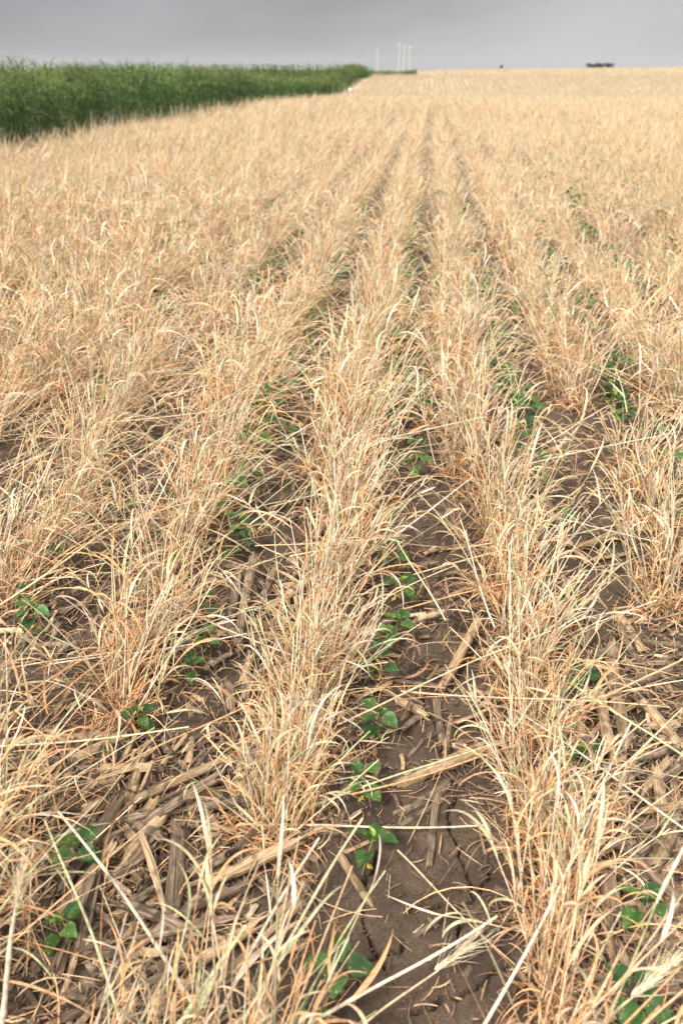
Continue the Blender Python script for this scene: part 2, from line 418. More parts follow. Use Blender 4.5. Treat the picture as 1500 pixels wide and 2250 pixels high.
for k in range(-70, 120):
    y = yc + rng.uniform(0, .15)
    while y < 9.5:
        x = row_x(k) + rng.normal(0, .035) + .04*(fbm(np.array([y*.8]), np.array([k*7.3]), 2, 5)[0]-.5)
        gap = vnoise(np.array([x*1.1+9]), np.array([y*1.7]), 5)[0]
        dens = .93 if x < -1.2 else .86
        if x > -5.7 and rng.random() < dens and not (gap < .2 and x > .3 and y < 5):
            clumps.append([x, y, rng.uniform(.74, 1.14)*(1.14 if x < -1.3 else 1.0)*(.82+.4*float(fbm(np.array([x*.9]), np.array([y*.9]), 2, 15)[0])), k, 0])
        y += rng.uniform(.11, .20)
A_ = np.array([[c[0], c[1], .15] for c in clumps])
px_, py_, zc_ = project(A_)
vis = (zc_ > 0) & (px_ > -40) & (px_ < 1540) & (py_ < 2480) & (py_ > 100)
order = sorted([i for i in range(len(clumps)) if vis[i]], key=lambda i: zc_[i])
chosen = set(order[:298]); Zcut = max(zc_[i] for i in chosen)
def rowname(k):
    if k == 0: return 'centre row'
    n = {1: 'first', 2: 'second', 3: 'third', 4: 'fourth', 5: 'fifth', 6: 'sixth', 7: 'seventh', 8: 'eighth', 9: 'ninth', 10: 'tenth', 11: 'eleventh', 12: 'twelfth', 13: 'thirteenth', 14: 'fourteenth'}[abs(k)]
    return '%s row %s of centre' % (n, 'right' if k > 0 else 'left')
ORD = ['', '', 'second', 'third', 'fourth', 'fifth', 'sixth', 'seventh', 'eighth', 'ninth', 'tenth', 'eleventh', 'twelfth', 'thirteenth', 'fourteenth', 'fifteenth', 'sixteenth', 'seventeenth', 'eighteenth', 'nineteenth', 'twentieth']
def nth(i):
    if i == 1: return 'nearest the camera'
    if i <= 20: return ORD[i]+' from the bottom'
    return '%dth from the bottom' % i if i % 10 not in (1, 2, 3) else '%d%s from the bottom' % (i, {1: 'st', 2: 'nd', 3: 'rd'}[i % 10])
byrow = {}
for i in sorted(chosen, key=lambda i: clumps[i][1]):
    x, y, s, k, lg = clumps[i]
    byrow[k] = byrow.get(k, 0)+1
    lean = math.radians((50 if x < -.5 else 64)) + rng.normal(0, .42)
    if x > .9: lean = math.radians(80)+rng.normal(0, .5)
    vi = int(rng.integers(0, 4 if lg else 16))
    o = place_clump(x, y, s, lean, vi, bool(lg))
    size = 'tall' if s > 1.02 else ('low' if s < .84 else 'dry')
    tag(o, '%s bleached grass clump, %s, %s' % (size, rowname(k), nth(byrow[k])), 'grass clump', 'dead grass clumps standing in the rows')

# ------------------------------------------------------------------ rest of the straw field: one stuff object
EDGE = -5.75
field = Acc()
def in_view(x, y, m=.30):
    a = np.arctan2(x, y) + YAW
    return np.abs(a) < (math.atan(750/FPX)+.12+m*np.exp(-y/12))
def field_band(y0, y1, step, per_stem, per_leaf, wmul, K, names):
    ys, xs, ss = [], [], []
    for k in range(-14, int((y1*.62+2)/RS)):
        n = int((y1-y0)/step)+1
        y = y0 + (np.arange(n)+rng.random(n))*step
        x = row_x(k)+rng.normal(0, .04, n)+.07*(fbm(y*.5, np.full(n, k*5.1), 2, 19)-.5)
        ys.append(y); xs.append(x)
    x = np.concatenate(xs); y = np.concatenate(ys)
    gap = vnoise(x*1.1+9, y*1.3, 5)
    keep = in_view(x, y) & (x > EDGE) & (rng.random(len(x)) < .95) & (y < y1) & ~((gap < .16) & (x > .3) & (y < 9))
    # right and far field is closed canopy
    green = (y > 88) & (x < -1.5) & (y > 95)
    keep &= ~green
    return x[keep], y[keep]
def add_field(x, y, nst, nlf, wmul, K, hmul=1.0):
    n = len(x)
    if n == 0: return
    z = T(x, y)
    hm = hmul*(.62+.72*fbm(x*.6, y*.6, 3, 33))*(1+.10*(x < -1.3))
    lean0 = np.where(x < -.5, 48, np.where(x > .9, 78, 62))*D2R
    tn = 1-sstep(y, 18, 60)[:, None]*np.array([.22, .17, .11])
    gr = np.clip((fbm(x*.16+3, y*.10, 3, 77)-.5)*5, 0, 1)*sstep(x, .5, 4)   # greener patches to the right
    def rep(a, m): return np.repeat(a, m)
    # stems
    m = n*nst; X0 = rep(x, nst)+Nn(0, .04, m); Y0 = rep(y, nst)+Nn(0, .05, m); zb = rep(z, nst)
    fan = rng.random(m) < .35
    az = np.where(fan, U(-PI, PI, m), rep(lean0, nst)+Nn(0, .8, m))
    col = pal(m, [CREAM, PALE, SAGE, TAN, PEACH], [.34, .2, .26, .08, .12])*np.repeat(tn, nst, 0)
    g = rep(gr, nst)[:, None]*rng.random((m, 1)); col = col*(1-g*.7)+np.array([.44, .44, .24])*g*.7
    ribbon(field, np.stack([X0, Y0, zb], 1), az, np.where(rng.random(m) < .2, U(15, 45, m), np.clip(Nn(60, 13, m), 25, 90))*D2R, np.abs(Nn(12, 14, m))*D2R, Nn(0, .2, m),
           U(.24, .46, m)*rep(hm, nst), U(.0020, .0035, m)*wmul, col, K=max(3, K-2), roll=U(-1.5, 1.5, m), fold=None, zg=zb, tipw=.5)
    # leaves
    m = n*nlf; X0 = rep(x, nlf)+Nn(0, .045, m); Y0 = rep(y, nlf)+Nn(0, .05, m); zb = rep(z, nlf)
    h = U(0, .24, m)*(rng.random(m)**.6)*rep(hm, nlf); l0 = rep(lean0, nlf)
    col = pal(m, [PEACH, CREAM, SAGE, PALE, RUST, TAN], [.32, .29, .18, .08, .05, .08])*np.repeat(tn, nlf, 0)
    g = rep(gr, nlf)[:, None]*rng.random((m, 1)); col = col*(1-g*.6)+np.array([.46, .44, .24])*g*.6
    ribbon(field, np.stack([X0+np.cos(l0)*h*.45, Y0+np.sin(l0)*h*.45, zb+h], 1), U(-PI, PI, m), U(20, 85, m)*D2R, U(40, 220, m)*D2R, Nn(0, .6, m),
           U(.09, .22, m), U(.0024, .0052, m)*wmul, col, K=K, power=U(.9, 2.2, m), roll=Nn(0, .5, m), rollt=Nn(0, 1.2, m), fold=None, zg=zb)
# clumps inside the first band that were not chosen but stand in range
rest = [i for i in range(len(clumps)) if i not in chosen and in_view(np.array([clumps[i][0]]), np.array([clumps[i][1]]))[0] and clumps[i][0] > EDGE and clumps[i][1] > .5]
rx = np.array([clumps[i][0] for i in rest]); ry = np.array([clumps[i][1] for i in rest])
add_field(rx, ry, 32, 105, 1.0, 8)
a, b = field_band(9.5, 18, .16, 0, 0, 1, 0, None); add_field(a, b, 20, 50, 1.35, 6)
a, b = field_band(18, 34, .2, 0, 0, 1, 0, None); add_field(a, b, 9, 18, 2.0, 5)
a, b = field_band(34, 96, .34, 0, 0, 1, 0, None); add_field(a, b, 5, 7, 4.0, 4)
# beyond: sparser tufts up to the crest
n = 26000
y = 96+(rng.random(n)**1.3)*210; x = (rng.random(n)*2-1)*y*.62
k_ = ~((x < -1.5) & (y < 140)) & in_view(x, y)
add_field(x[k_], y[k_], 2, 3, 9.0, 4, 1.0)
fo = link('straw_field', field.mesh('straw_field', M_straw))
tag(fo, 'endless pale straw rows of dead grass filling the middle and far field', 'grass', kind='stuff')
del field

# ------------------------------------------------------------------ green crop on the left
gc = Acc()
def green_band(y0, y1, xa, xb, dens, K, wmul, hh=1.27, nl=7):
    n = int((y1-y0)*(xb-xa)*dens)
    x = U(xa, xb, n); y = U(y0, y1, n); x = x+(x > GX-1.6)*(x < 0)*((fbm(y*1.1, y*0+3, 3, 91)-.5)*.9-.12)
    kp = in_view(x, y, .35) if xb < 0 else np.ones(n, bool)
    x = x[kp]; y = y[kp]; n = len(x)
    if n == 0: return
    z = T(x, y); h = hh*(.54+.50*fbm(x*1.2, y*1.2, 3, 12))+Nn(0, .045, n)
    h = h*np.where((y > 100), .78+.26*sstep(-2.0-x, 0, 9), .80+.22*sstep(GX-x, 0, 1.1))
    G1 = np.array([.044, .098, .020]); G2 = np.array([.085, .155, .034]); G3 = np.array([.020, .056, .016]); G4 = np.array([.165, .225, .058])
    pt = (fbm(x*1.3, y*1.3, 3, 50)-.5)[:, None]*2.2
    c = pal(n, [G1, G3], [.5, .5], .15)*(1+pt*.5)*.8
    az = U(-PI, PI, n)
    P, d, el, a = ribbon(gc, np.stack([x, y, z], 1), az, Nn(84, 4, n)*D2R, U(0, 16, n)*D2R, Nn(0, .2, n), h, U(.004, .007, n)*wmul, c, K=K, fold=None, roll=U(-1.5, 1.5, n), zg=z, tipw=.5)
    m = n*nl; si = np.repeat(np.arange(n), nl); tt = rng.random(m)**.75; ki = np.minimum((tt*K).astype(int), K-1)
    b_ = P[si, ki]
    cc = pal(m, [G1, G2, G3, G4], [.42, .28, .2, .10], .18)*(1+pt[si])
    top = (sstep(tt, .55, 1.0)*.65)[:, None]; cc = cc*(1-top)+top*(G4*(1+.35*pt[si]))
    ribbon(gc, b_, U(-PI, PI, m), U(10, 85, m)*D2R, U(30, 170, m)*D2R, Nn(0, .6, m), U(.12, .30, m), U(.004, .009, m)*wmul, cc, K=K, fold=None,
           roll=Nn(0, .5, m), rollt=Nn(0, 1, m), zg=z[si])
GX = -6.25
green_band(3, 18, GX-1.3, GX, 110, 6, 1.2, nl=13)
green_band(3, 18, GX-5.5, GX-1.3, 34, 5, 1.8)
green_band(18, 45, GX-1.5, GX, 34, 5, 2.2)
green_band(18, 45, GX-10, GX-1.5, 9, 4, 3.5)
green_band(45, 96, GX-2.5, GX, 14, 4, 4.0)
green_band(45, 96, GX-30, GX-2.5, 2.2, 4, 7.0)
# the headland of the same crop beyond the rise
n_ = 1
green_band(108, 128, -46, -2.0, 7, 4, 6.0, hh=1.22)
# near the field corner on the far left
green_band(3, 18, GX-14, GX-5.5, 7, 4, 3.5)
go = link('green_crop', gc.mesh('green_crop', M_green))
tag(go, 'tall dense green cereal crop bordering the straw field on the left', 'crop', kind='stuff')
del gc

# ------------------------------------------------------------------ litter on the soil
def residue_density(x, y):
    d = .35+.65*sstep(fbm(x*2.4+5, y*2.0+3, 3, 55), .42, .62)
    for (px, py, r, v) in [(330, 1850, .20, 1.6), (1430, 1780, .26, 1.6), (620, 1340, .14, 1.2), (1400, 1450, .2, 1.3), (200, 2150, .16, 1.3), (120, 1680, .18, 1.3), (1420, 2130, .15, 1.2),
                           (930, 2000, .16, -1.1), (1030, 1620, .12, -.5), (500, 1980, .09, -.7), (1010, 1030, .2, -.6), (1260, 1230, .18, -.7), (800, 2200, .12, -.7), (1090, 2080, .10, -.8), (990, 1850, .09, -.6), (1010, 1430, .12, -.6)]:
        p = at(px, py); d = d+v*np.exp(-((x-p.x)**2+(y-p.y)**2)/(r*r))
    return np.clip(d, 0.22, 2)
lit = Acc()
def scatter(n, y0, y1, pw=1.0):
    y = y0+(rng.random(n)**pw)*(y1-y0); x = (rng.random(n)*2-1)*(y*.55+.35)+(-.1)*y
    k_ = rng.random(n)*2 < residue_density(x, y); k_ &= x > EDGE
    return x[k_], y[k_]
x, y = scatter(62000, .35, 3.2, 1.2); n = len(x)
WARM = np.array([.33, .21, .12]); GREYB = np.array([.17, .115, .08]); DK = np.array([.05, .034, .024])
zb = T(x, y)
ribbon(lit, np.stack([x, y, zb+U(.001, .018, n)], 1), U(-PI, PI, n), Nn(3, 12, n)*D2R, Nn(10, 25, n)*D2R, Nn(0, .6, n), U(.008, .055, n), U(.0008, .0030, n),
       pal(n, [WARM, GREYB, DK, CREAM*.8, PEACH*.8], [.30, .30, .20, .10, .10], .2), K=4, roll=Nn(0, .5, n), fold=None, zmin=.003, zg=zb, tipw=.6)
x, y = scatter(5200, .4, 3.2, 1.2); n = len(x); zb = T(x, y)     # husk flakes and split stalk rind
ribbon(lit, np.stack([x, y, zb+U(.002, .02, n)], 1), Nn(.6, 1.1, n), Nn(4, 12, n)*D2R, Nn(14, 25, n)*D2R, Nn(0, .3, n), U(.02, .085, n), U(.004, .012, n),
       pal(n, [WARM, GREYB, DK, CREAM*.75], [.36, .38, .14, .12], .2), K=5, roll=Nn(0, .5, n), fold=-.3, zmin=.003, zg=zb, tipw=.8, prof=np.ones((1, 5)))
x, y = scatter(26000, 3.2, 12, 1.0); n = len(x); zb = T(x, y)
ribbon(lit, np.stack([x, y, zb+U(.001, .02, n)], 1), U(-PI, PI, n), Nn(3, 12, n)*D2R, Nn(10, 25, n)*D2R, Nn(0, .6, n), U(.02, .09, n), U(.002, .007, n),
       pal(n, [WARM, GREYB, CREAM*.8, PEACH*.8], [.4, .2, .2, .2], .2), K=3, roll=Nn(0, .5, n), fold=None, zmin=.003, zg=zb, tipw=.6)
# fine fallen straws and threads
x, y = scatter(2600, .4, 4.5, 1.2); n = len(x); zb = T(x, y)
ribbon(lit, np.stack([x, y, zb+U(.004, .03, n)], 1), Nn(.9, 1.3, n), Nn(2, 6, n)*D2R, Nn(6, 12, n)*D2R, Nn(0, .6, n), U(.06, .20, n), U(.0010, .0022, n),
       pal(n, [PEACH, TAN, CREAM, WARM], [.3, .25, .25, .2], .15), K=7, roll=Nn(0, .5, n), fold=None, zmin=.004, zg=zb, tipw=.6)
lo = link('crop_litter', lit.mesh('crop_litter', M_litter))
tag(lo, 'fine broken straw and husk litter scattered over the brown soil', 'litter', kind='stuff')
# lodged stems and leaves matted across the lanes
def lodged(n, y0, y1, xlim, w_):
    y = y0+rng.random(n)*(y1-y0); x = (rng.random(n)*2-1)*(y*.50+.3)-.1*y
    k_ = (x > EDGE) & (x < xlim(y)); x = x[k_]; y = y[k_]; n = len(x); zb = T(x, y)
    ribbon(lit2, np.stack([x, y, zb+U(.01, .13, n)], 1), Nn(.85, .9, n), Nn(14, 14, n)*D2R, Nn(14, 16, n)*D2R, Nn(0, .3, n), U(.12, .36, n), U(.0016, .0034, n)*w_,
           pal(n, [PEACH, CREAM, SAGE, PALE, TAN], [.3, .28, .18, .1, .14]), K=6, roll=Nn(0, .6, n), fold=None, zmin=.006, zg=zb, tipw=.5)
    ribbon(lit2, np.stack([x, y, zb+U(.01, .10, n)], 1), U(-PI, PI, n), U(0, 70, n)*D2R, U(30, 240, n)*D2R, Nn(0, .7, n), U(.06, .16, n), U(.0022, .0046, n)*w_,
           pal(n, [PEACH, CREAM, SAGE, TAN], [.44, .24, .12, .2]), K=8, roll=Nn(0, .6, n), fold=None, zmin=.006, zg=zb)
lit2 = Acc()
lodged(1500, 1.5, 3.0, lambda y: y*0-.45, 1.0)
lodged(140, 1.8, 3.2, lambda y: y*0+9, 1.0)
lodged(7000, 2.6, 6.5, lambda y: y*0-.5, 1.1)
lodged(1700, 2.7, 6.5, lambda y: y*0+9, 1.0)
lodged(5000, 6.0, 12, lambda y: y*0-.6, 1.4)
lm = link('matted_straw', lit2.mesh('matted_straw', M_straw))
tag(lm, 'loose lodged straw matted across the lanes between the rows', 'straw', kind='stuff')
# soil crumbs
cr = Acc(); n = 18000
y = .42+(rng.random(n)**1.2)*2.6; x = (rng.random(n)*2-1)*(y*.5+.3)-.1*y
r_ = U(.0008, .0028, n)*(1+1.5*(rng.random(n) < .03)); M_ = 5
th = np.linspace(0, 2*PI, M_, endpoint=False)
lay = [(-.6, .75), (.1, 1.0), (.75, .6), (1.0, .05)]
G = np.zeros((n, 4, M_, 3)); jit = U(.7, 1.25, (n, M_)) if False else rng.uniform(.7, 1.25, (n, M_))
for li, (zz, rr) in enumerate(lay):
    G[:, li, :, 0] = x[:, None]+r_[:, None]*rr*np.cos(th)*jit; G[:, li, :, 1] = y[:, None]+r_[:, None]*rr*np.sin(th)*jit
    G[:, li, :, 2] = (T(x, y)+.022*(fbm(x*9, y*9, 3, 9)-.5)+.035*(fbm(x*1.3, y*1.3, 2, 3)-.5))[:, None]+r_[:, None]*zz
cr.grid(G, pal(n, [np.array([.12, .085, .06]), np.array([.07, .048, .034])], [.5, .5], .1), closed=True)
co = link('soil_crumbs', cr.mesh('soil_crumbs', M_litter)); tag(co, 'small crumbs of dry brown soil lying on the cracked ground', 'soil', kind='stuff')

# ------------------------------------------------------------------ corn stalk pieces
def stalk_mesh(name, L, r, mat, half=False, nodes=(), flat=.85, seed=0):
    rr = np.random.default_rng(seed); K = max(10, int(L/.008)); M = 18 if not half else 14
    t = np.linspace(0, 1, K)
    th = np.linspace(0, 2*PI, M, endpoint=False) if not half else np.linspace(-.15*PI, 1.15*PI, M)
    bw = rr.uniform(-.05, .05); cx = np.stack([t*L, .02*L*np.sin(t*3+seed)+bw*L*t*t, .0*t], 1)
    R = r*(1+.05*np.sin(t*9+seed))*(1+rr.uniform(-.22, .22)*(t-.5))*(1-rr.uniform(0, .5)*np.exp(-t*L/.015)*(1 if half else 0))*(1+.0*t)
    for nd in nodes: R = R*(1+.16*np.exp(-((t-nd)*L/.005)**2))
    groove = 1+.05*rr.standard_normal(M)[None, :]+.03*rr.standard_normal((K, M))
    if not half: groove -= .16*np.exp(-((th-2.2)/.28)**2)[None, :]
    G = np.zeros((K, M, 3))
    G[..., 0] = cx[:, 0:1]; G[..., 1] = cx[:, 1:2]+R[:, None]*np.cos(th)*groove; G[..., 2] = r*flat*.8+R[:, None]*np.sin(th)*groove*flat
    frayed = rr.uniform(-.020, .008, M)*(r/.011); G[0, :, 0] -= frayed; G[-1, :, 0] += frayed[::-1]*1.3
    G[1, :, 0] = np.maximum(G[1, :, 0], G[0, :, 0]+.001); G[-2, :, 0] = np.minimum(G[-2, :, 0], G[-1, :, 0]-.001)
    a = Acc(); a.grid(G[None], np.array([[1., 1, 1]]), closed=not half)
    ps = []
    if not half:   # pith plugs a little inside each end
        for e, s_ in ((0, 1), (-1, -1)):
            c0 = G[e].mean(0); 
            ring = G[e].copy(); ring[:, 0] = c0[0]+s_*.003; ring = c0*[1, 1, 1]+(ring-c0)*[1, .88, .88]; ring[:, 0] = c0[0]+s_*(.003+.002*rr.random(M))
            cen = np.repeat(c0[None], M, 0); cen[:, 0] += s_*.0015; cen += (ring-cen)*.02
            p = Acc(); ps.append(p); g = np.stack([ring, ring*.5+cen*.5, cen], 0); p.grid(g[None], np.array([[1., 1, 1]]), closed=True)
    else:          # fibrous inner face
        g = np.stack([G[:, 0], G[:, 0]*.7+G[:, -1]*.3+[0, 0, -.25*r], G[:, 0]*.3+G[:, -1]*.7+[0, 0, -.25*r], G[:, -1]], 1)
        g = g[:, ::-1]*[1, .97, 1]+[0, 0, .0006]; p = Acc(); ps.append(p); p.grid(g[None], np.array([[1., 1, 1]]))
    nd_a = []
    if nodes:
        for nd in nodes:
            na = Acc()
            tt = np.linspace(-.0035, .0035, 5); Rn = r*(1.13+.07*np.cos(tt/.0035*1.4)); thn = th if not half else th
            g = np.zeros((5, M, 3)); g[..., 0] = nd*L+tt[:, None]+.0012*np.sin(thn*3)
            g[..., 1] = .02*L*math.sin(nd*3+seed)+bw*L*nd*nd+Rn[:, None]*np.cos(thn); g[..., 2] = r*flat*.8+Rn[:, None]*np.sin(thn)*flat
            na.grid(g[None], np.array([[1., 1, 1]]), closed=not half); nd_a.append(na.mesh(name+'_node', M_node))
    return a.mesh(name, mat), [q.mesh(name+'_pith', M_pith) for q in ps], nd_a
cs_n = [0]
def corn_stalk(a, b, r, pale, label, half=False, nodes=(), za=0, zb=0):
    """a, b pixel ends on the ground"""
    A = at(a[0], a[1]) if len(a) == 2 else Vector(a); B = at(b[0], b[1]) if len(b) == 2 else Vector(b)
    A.z = za; B.z = zb; d = B-A; L = d.length; cs_n[0] += 1
    m1, m2, m3 = stalk_mesh('stalk_%d' % cs_n[0], L, r, M_pale if pale else M_grey, half, nodes, seed=cs_n[0])
    o = empty('corn_stalk', A, 0, label, 'corn stalk', 'broken corn stalk pieces lying between the straw rows')
    o.rotation_euler = (0, -math.asin(d.z/L), math.atan2(d.y, d.x))
    link('rind', m1, o)
    for m_ in m2: link('pith', m_, o)
    for m_ in m3: link('node', m_, o)
    return o
# explicit pieces seen in the photograph
S = corn_stalk
S((528, 1440), (556, 1262), .0105, 0, 'pale grey corn stalk leaning upright of the touching pair left of the centre row', nodes=(.62,), zb=.05)
S((505, 1400), (520, 1280), .0105, 0, 'shorter dark streaked corn stalk of the touching pair, on its left', nodes=(.9,), zb=.03)
S((572, 1368), (700, 1296), .011, 1, 'orange tan corn stalk slanting up into the centre straw row', nodes=(.55,), za=.012, zb=.055)
S((490, 1250), (560, 1248), .010, 0, 'short dark stub lying across above the leaning pair of stalks')
S((955, 1530), (1064, 1388), .010, 1, 'slender tan corn stalk slanting up to the right across bare soil beside the right row', nodes=(.15,), zb=.03)
S((975, 1650), (960, 1535), .008, 0, 'thin split stalk pointing at the camera below the slanting tan stalk', half=True)
S((866, 1500), (960, 1512), .006, 0, 'thin grey twig like stalk lying level on bare soil right of the centre row')
S((862, 1745), (1062, 1640), .0125, 1, 'thick splintered corn stalk lying diagonally on bare soil between centre and right rows', half=True)
S((866, 1800), (1000, 1722), .0085, 0, 'grey round corn stalk just below the thick splintered one', nodes=(.1,))
S((832, 1836), (985, 1762), .0065, 0, 'thin stalk with a pointed lower tip, lowest of the diagonal group on bare soil', half=True)
S((935, 1918), (960, 1740), .0075, 0, 'narrow brown rind strip pointing at the camera beside the diagonal group', half=True)
S((1372, 1655), (1336, 1425), .0125, 1, 'long thick yellow tan corn stalk with dark node rings right of the right straw row', nodes=(.42, .78, .05), za=.004, zb=.014)
S((1340, 1668), (1318, 1532), .0115, 1, 'short yellow tan corn stalk lying against the long ringed one', nodes=(.93,), za=.012, zb=.012)
S((1346, 1665), (1358, 1740), .011, 1, 'stubby tan stalk end below the pair of ringed stalks', za=.004)
S((1414, 1440), (1352, 1350), .010, 1, 'bent tan corn stalk with a node above the long ringed stalk', nodes=(.4,))
S((1500, 1660), (1392, 1540), .0115, 1, 'tan corn stalk with a grey torn sleeve at the right edge', nodes=(.75,), zb=.012)
S((1376, 1455), (1460, 1530), .008, 1, 'slim pale stalk slanting down to the right beneath green straws')
S((1290, 1580), (1210, 1520), .0105, 0, 'dark weathered stalk running under the right straw row')
S((1245, 1470), (1300, 1395), .012, 0, 'dusty grey stalk crossing behind the long ringed stalk')
S((-60, 1652), (285, 1612), .011, 1, 'long tan corn stalk lying level across the left edge below the grass clump', nodes=(.45,))
S((-40, 1700), (180, 1668), .009, 0, 'grey split stalk lying level beneath the long level one at left', half=True)
S((366, 2110), (393, 1838), .0125, 0, 'long upright looking grey corn stalk with a white split face at lower left', nodes=(.04,), zb=.03)
S((352, 2260), (370, 2115), .011, 0, 'weathered stalk continuing below the white split stalk toward the camera', half=True)
S((245, 1862), (300, 1810), .011, 1, 'short pale chopped stalk block left in the lower left heap')
S((296, 1835), (346, 1772), .0115, 1, 'short golden chopped stalk in the middle of the lower left heap', zb=.012)
S((262, 1930), (330, 1868), .011, 1, 'broken tan stalk with a cut end near the centre of the lower left heap', half=True, zb=.01)
S((276, 1900), (372, 1800), .0125, 1, 'thick golden stalk slanting up through the lower left heap', zb=.02)
S((250, 1945), (352, 1862), .012, 0, 'long dark peeled stalk along the bottom of the lower left heap', zb=.014)
S((275, 1790), (300, 1748), .015, 1, 'fat pale stub end sticking up at the top of the lower left heap', zb=.02)
S((236, 1812), (262, 1752), .011, 0, 'grey upright stub beside the fat pale stub in the heap', half=True, zb=.02)
S((340, 1800), (412, 1735), .010, 0, 'brown stalk at the upper right corner of the lower left heap', half=True)
S((405, 1745), (440, 1830), .008, 1, 'slim white streaked stalk slanting right above the white split stalk', half=True, za=.012)
S((220, 1760), (170, 1850), .009, 0, 'dull brown stalk left of the soybean plant in the heap')
S((120, 2130), (245, 2075), .0125, 0, 'thick grey brown stalk lying crosswise at the lower left', half=True)
S((140, 2200), (290, 2110), .010, 0, 'dark stalk lying crosswise under the thick grey brown one')
S((470, 1990), (482, 1900), .009, 0, 'split brown rind standing on soil left of the centre row base', half=True, zb=.012)
S((500, 1870), (640, 2010), .010, 0, 'long dark stalk slanting down right at the foot of the centre row', half=True)
S((1432, 1700), (1452, 1835), .0105, 1, 'pale broad stalk pointing at the camera in the right hand heap', half=True, za=.02)
S((1470, 1690), (1484, 1800), .009, 0, 'grey stalk parallel to the pale broad one in the right hand heap', za=.014)
S((1370, 1830), (1428, 1850), .009, 1, 'short tan stalk piece lying level in the right hand heap')
S((1360, 1905), (1500, 1870), .011, 0, 'long fibrous grey stalk lying level across the right hand heap', half=True)
S((1355, 1935), (1500, 1915), .009, 0, 'second fibrous stalk directly below the long grey one at right')
S((1240, 2040), (1400, 2140), .0115, 0, 'long dark streaked stalk slanting down right at the lower right', half=True, za=.008)
S((1395, 2130), (1520, 2140), .010, 0, 'grey stalk lying level at the right edge near the bottom')
S((1400, 1950), (1450, 2000), .007, 1, 'small pale chip of stalk below the fibrous stalks at right', half=True)
S((1100, 2030), (1150, 1990), .007, 0, 'thin stalk poking out of the right row onto cracked soil')
S((1350, 1760), (1400, 1680), .010, 0, 'dark stalk leaning up the left side of the right hand heap')
S((1290, 690), (1335, 700), .012, 1, 'pale stalk stub on the far bare patch at right', zb=.01)
S((1320, 672), (1345, 690), .010, 1, 'second pale stub just above on the far bare patch at right')
S((1430, 905), (1510, 935), .011, 1, 'tan stalk lying level at the right edge in the middle distance')
S((1150, 1015), (1240, 985), .010, 1, 'tan stalk lying across the lane beyond the bare patch')
S((1180, 1075), (1235, 1160), .010, 0, 'brown stalk slanting across the right lane in the middle distance')
# scattered anonymous pieces, each still its own thing
cnt = {}
stk = []
tries = 0
while len(stk) < 190 and tries < 20000:
    tries += 1
    y = .55+rng.random()**1.6*2.8; x = (rng.random()*2-1)*(y*.46+.12)-.1*y
    q = residue_density(np.array([x]), np.array([y]))[0]
    if rng.random()*2.0 > q**1.6: continue
    px, py, zc = project([[x, y, .01]])
    if not (0 < px[0] < 1500 and 0 < py[0] < 2245): continue
    stk.append((x, y))
big = []
for (hx, hy, rad, m_) in [(310, 1830, .085, 19), (390, 1760, .06, 8), (1430, 1790, .09, 18), (1440, 1960, .08, 14), (330, 2190, .08, 11), (170, 2120, .07, 9), (1400, 1500, .07, 6), (600, 1330, .05, 4), (1330, 1230, .06, 4)]:
    c0 = at(hx, hy)
    for q in range(m_): big.append((c0.x+rng.normal(0, rad), c0.y+rng.normal(0, rad)))
bigset = set(big)
for (x, y) in sorted(stk+big, key=lambda q: q[1]):
    lane = math.floor((x-ROW0)/RS); cnt[lane] = cnt.get(lane, 0)+1
    L = float(rng.uniform(.025, .12)); r = float(rng.uniform(.0035, .0105)); ang = rng.normal(.7, .9); hf = rng.random() < .55; pl = rng.random() < .45
    lift = 0.0
    if (x, y) in bigset:
        L = float(rng.uniform(.05, .19)); r = float(rng.choice([.0038, .005, .0065, .0085, .0105])*rng.uniform(.85, 1.1)); ang = rng.normal(.9, .75); hf = rng.random() < .6; pl = rng.random() < .42; lift = float(rng.uniform(0, .022))
    z0 = float(T(x, y))+lift; A = (x, y, z0+.001); B = (x+math.cos(ang)*L, y+math.sin(ang)*L, 0)
    where = '%s' % {-5: 'fifth lane left of centre', -4: 'fourth lane left of centre', -3: 'third lane left of centre', -2: 'second lane left of centre', -1: 'first lane left of centre', 0: 'first lane right of centre', 1: 'second lane right of centre', 2: 'third lane right of centre', 3: 'fourth lane right of centre', 4: 'fifth lane right of centre', 5: 'sixth lane right of centre'}.get(lane, 'far to one side')
    lab = '%s %s stalk bit %s, %s' % ('pale' if pl else 'grey brown', 'split' if hf else 'round', where, nth(cnt[lane]))
    S(A, B, r, pl, lab, half=hf, nodes=(.5,) if (L > .08 and not hf) else (), za=z0+.002, zb=z0+float(rng.uniform(0, .03)))

# ------------------------------------------------------------------ fallen straws (single stems), some with awned heads
def head_mesh(name, L=.06):
    a = Acc(); n = 26
    t = np.linspace(0, 1, n); side = np.where(np.arange(n) % 2 == 0, 1, -1)
    b_ = np.stack([t*L, side*.001, np.zeros(n)], 1)
    ribbon(a, b_, side*.30+Nn(0, .1, n), Nn(0, .25, n), U(-.2, .2, n), np.zeros(n), np.full(n, .013), np.full(n, .0036), pal(n, [SAGE, CREAM, PALE], [.3, .4, .3]), K=5, zmin=-9, fold=.4)
    ribbon(a, np.repeat(b_, 2, 0), np.repeat(side, 2)*.22+Nn(0, .16, 2*n), Nn(0, .2, 2*n), U(-.3, .3, 2*n), Nn(0, .1, 2*n), U(.035, .065, 2*n), np.full(2*n, .0007),
           pal(2*n, [CREAM, PALE, SAGE], [.4, .4, .2]), K=6, zmin=-9, fold=None)
    return a.mesh(name, M_straw)
fs_n = [0]
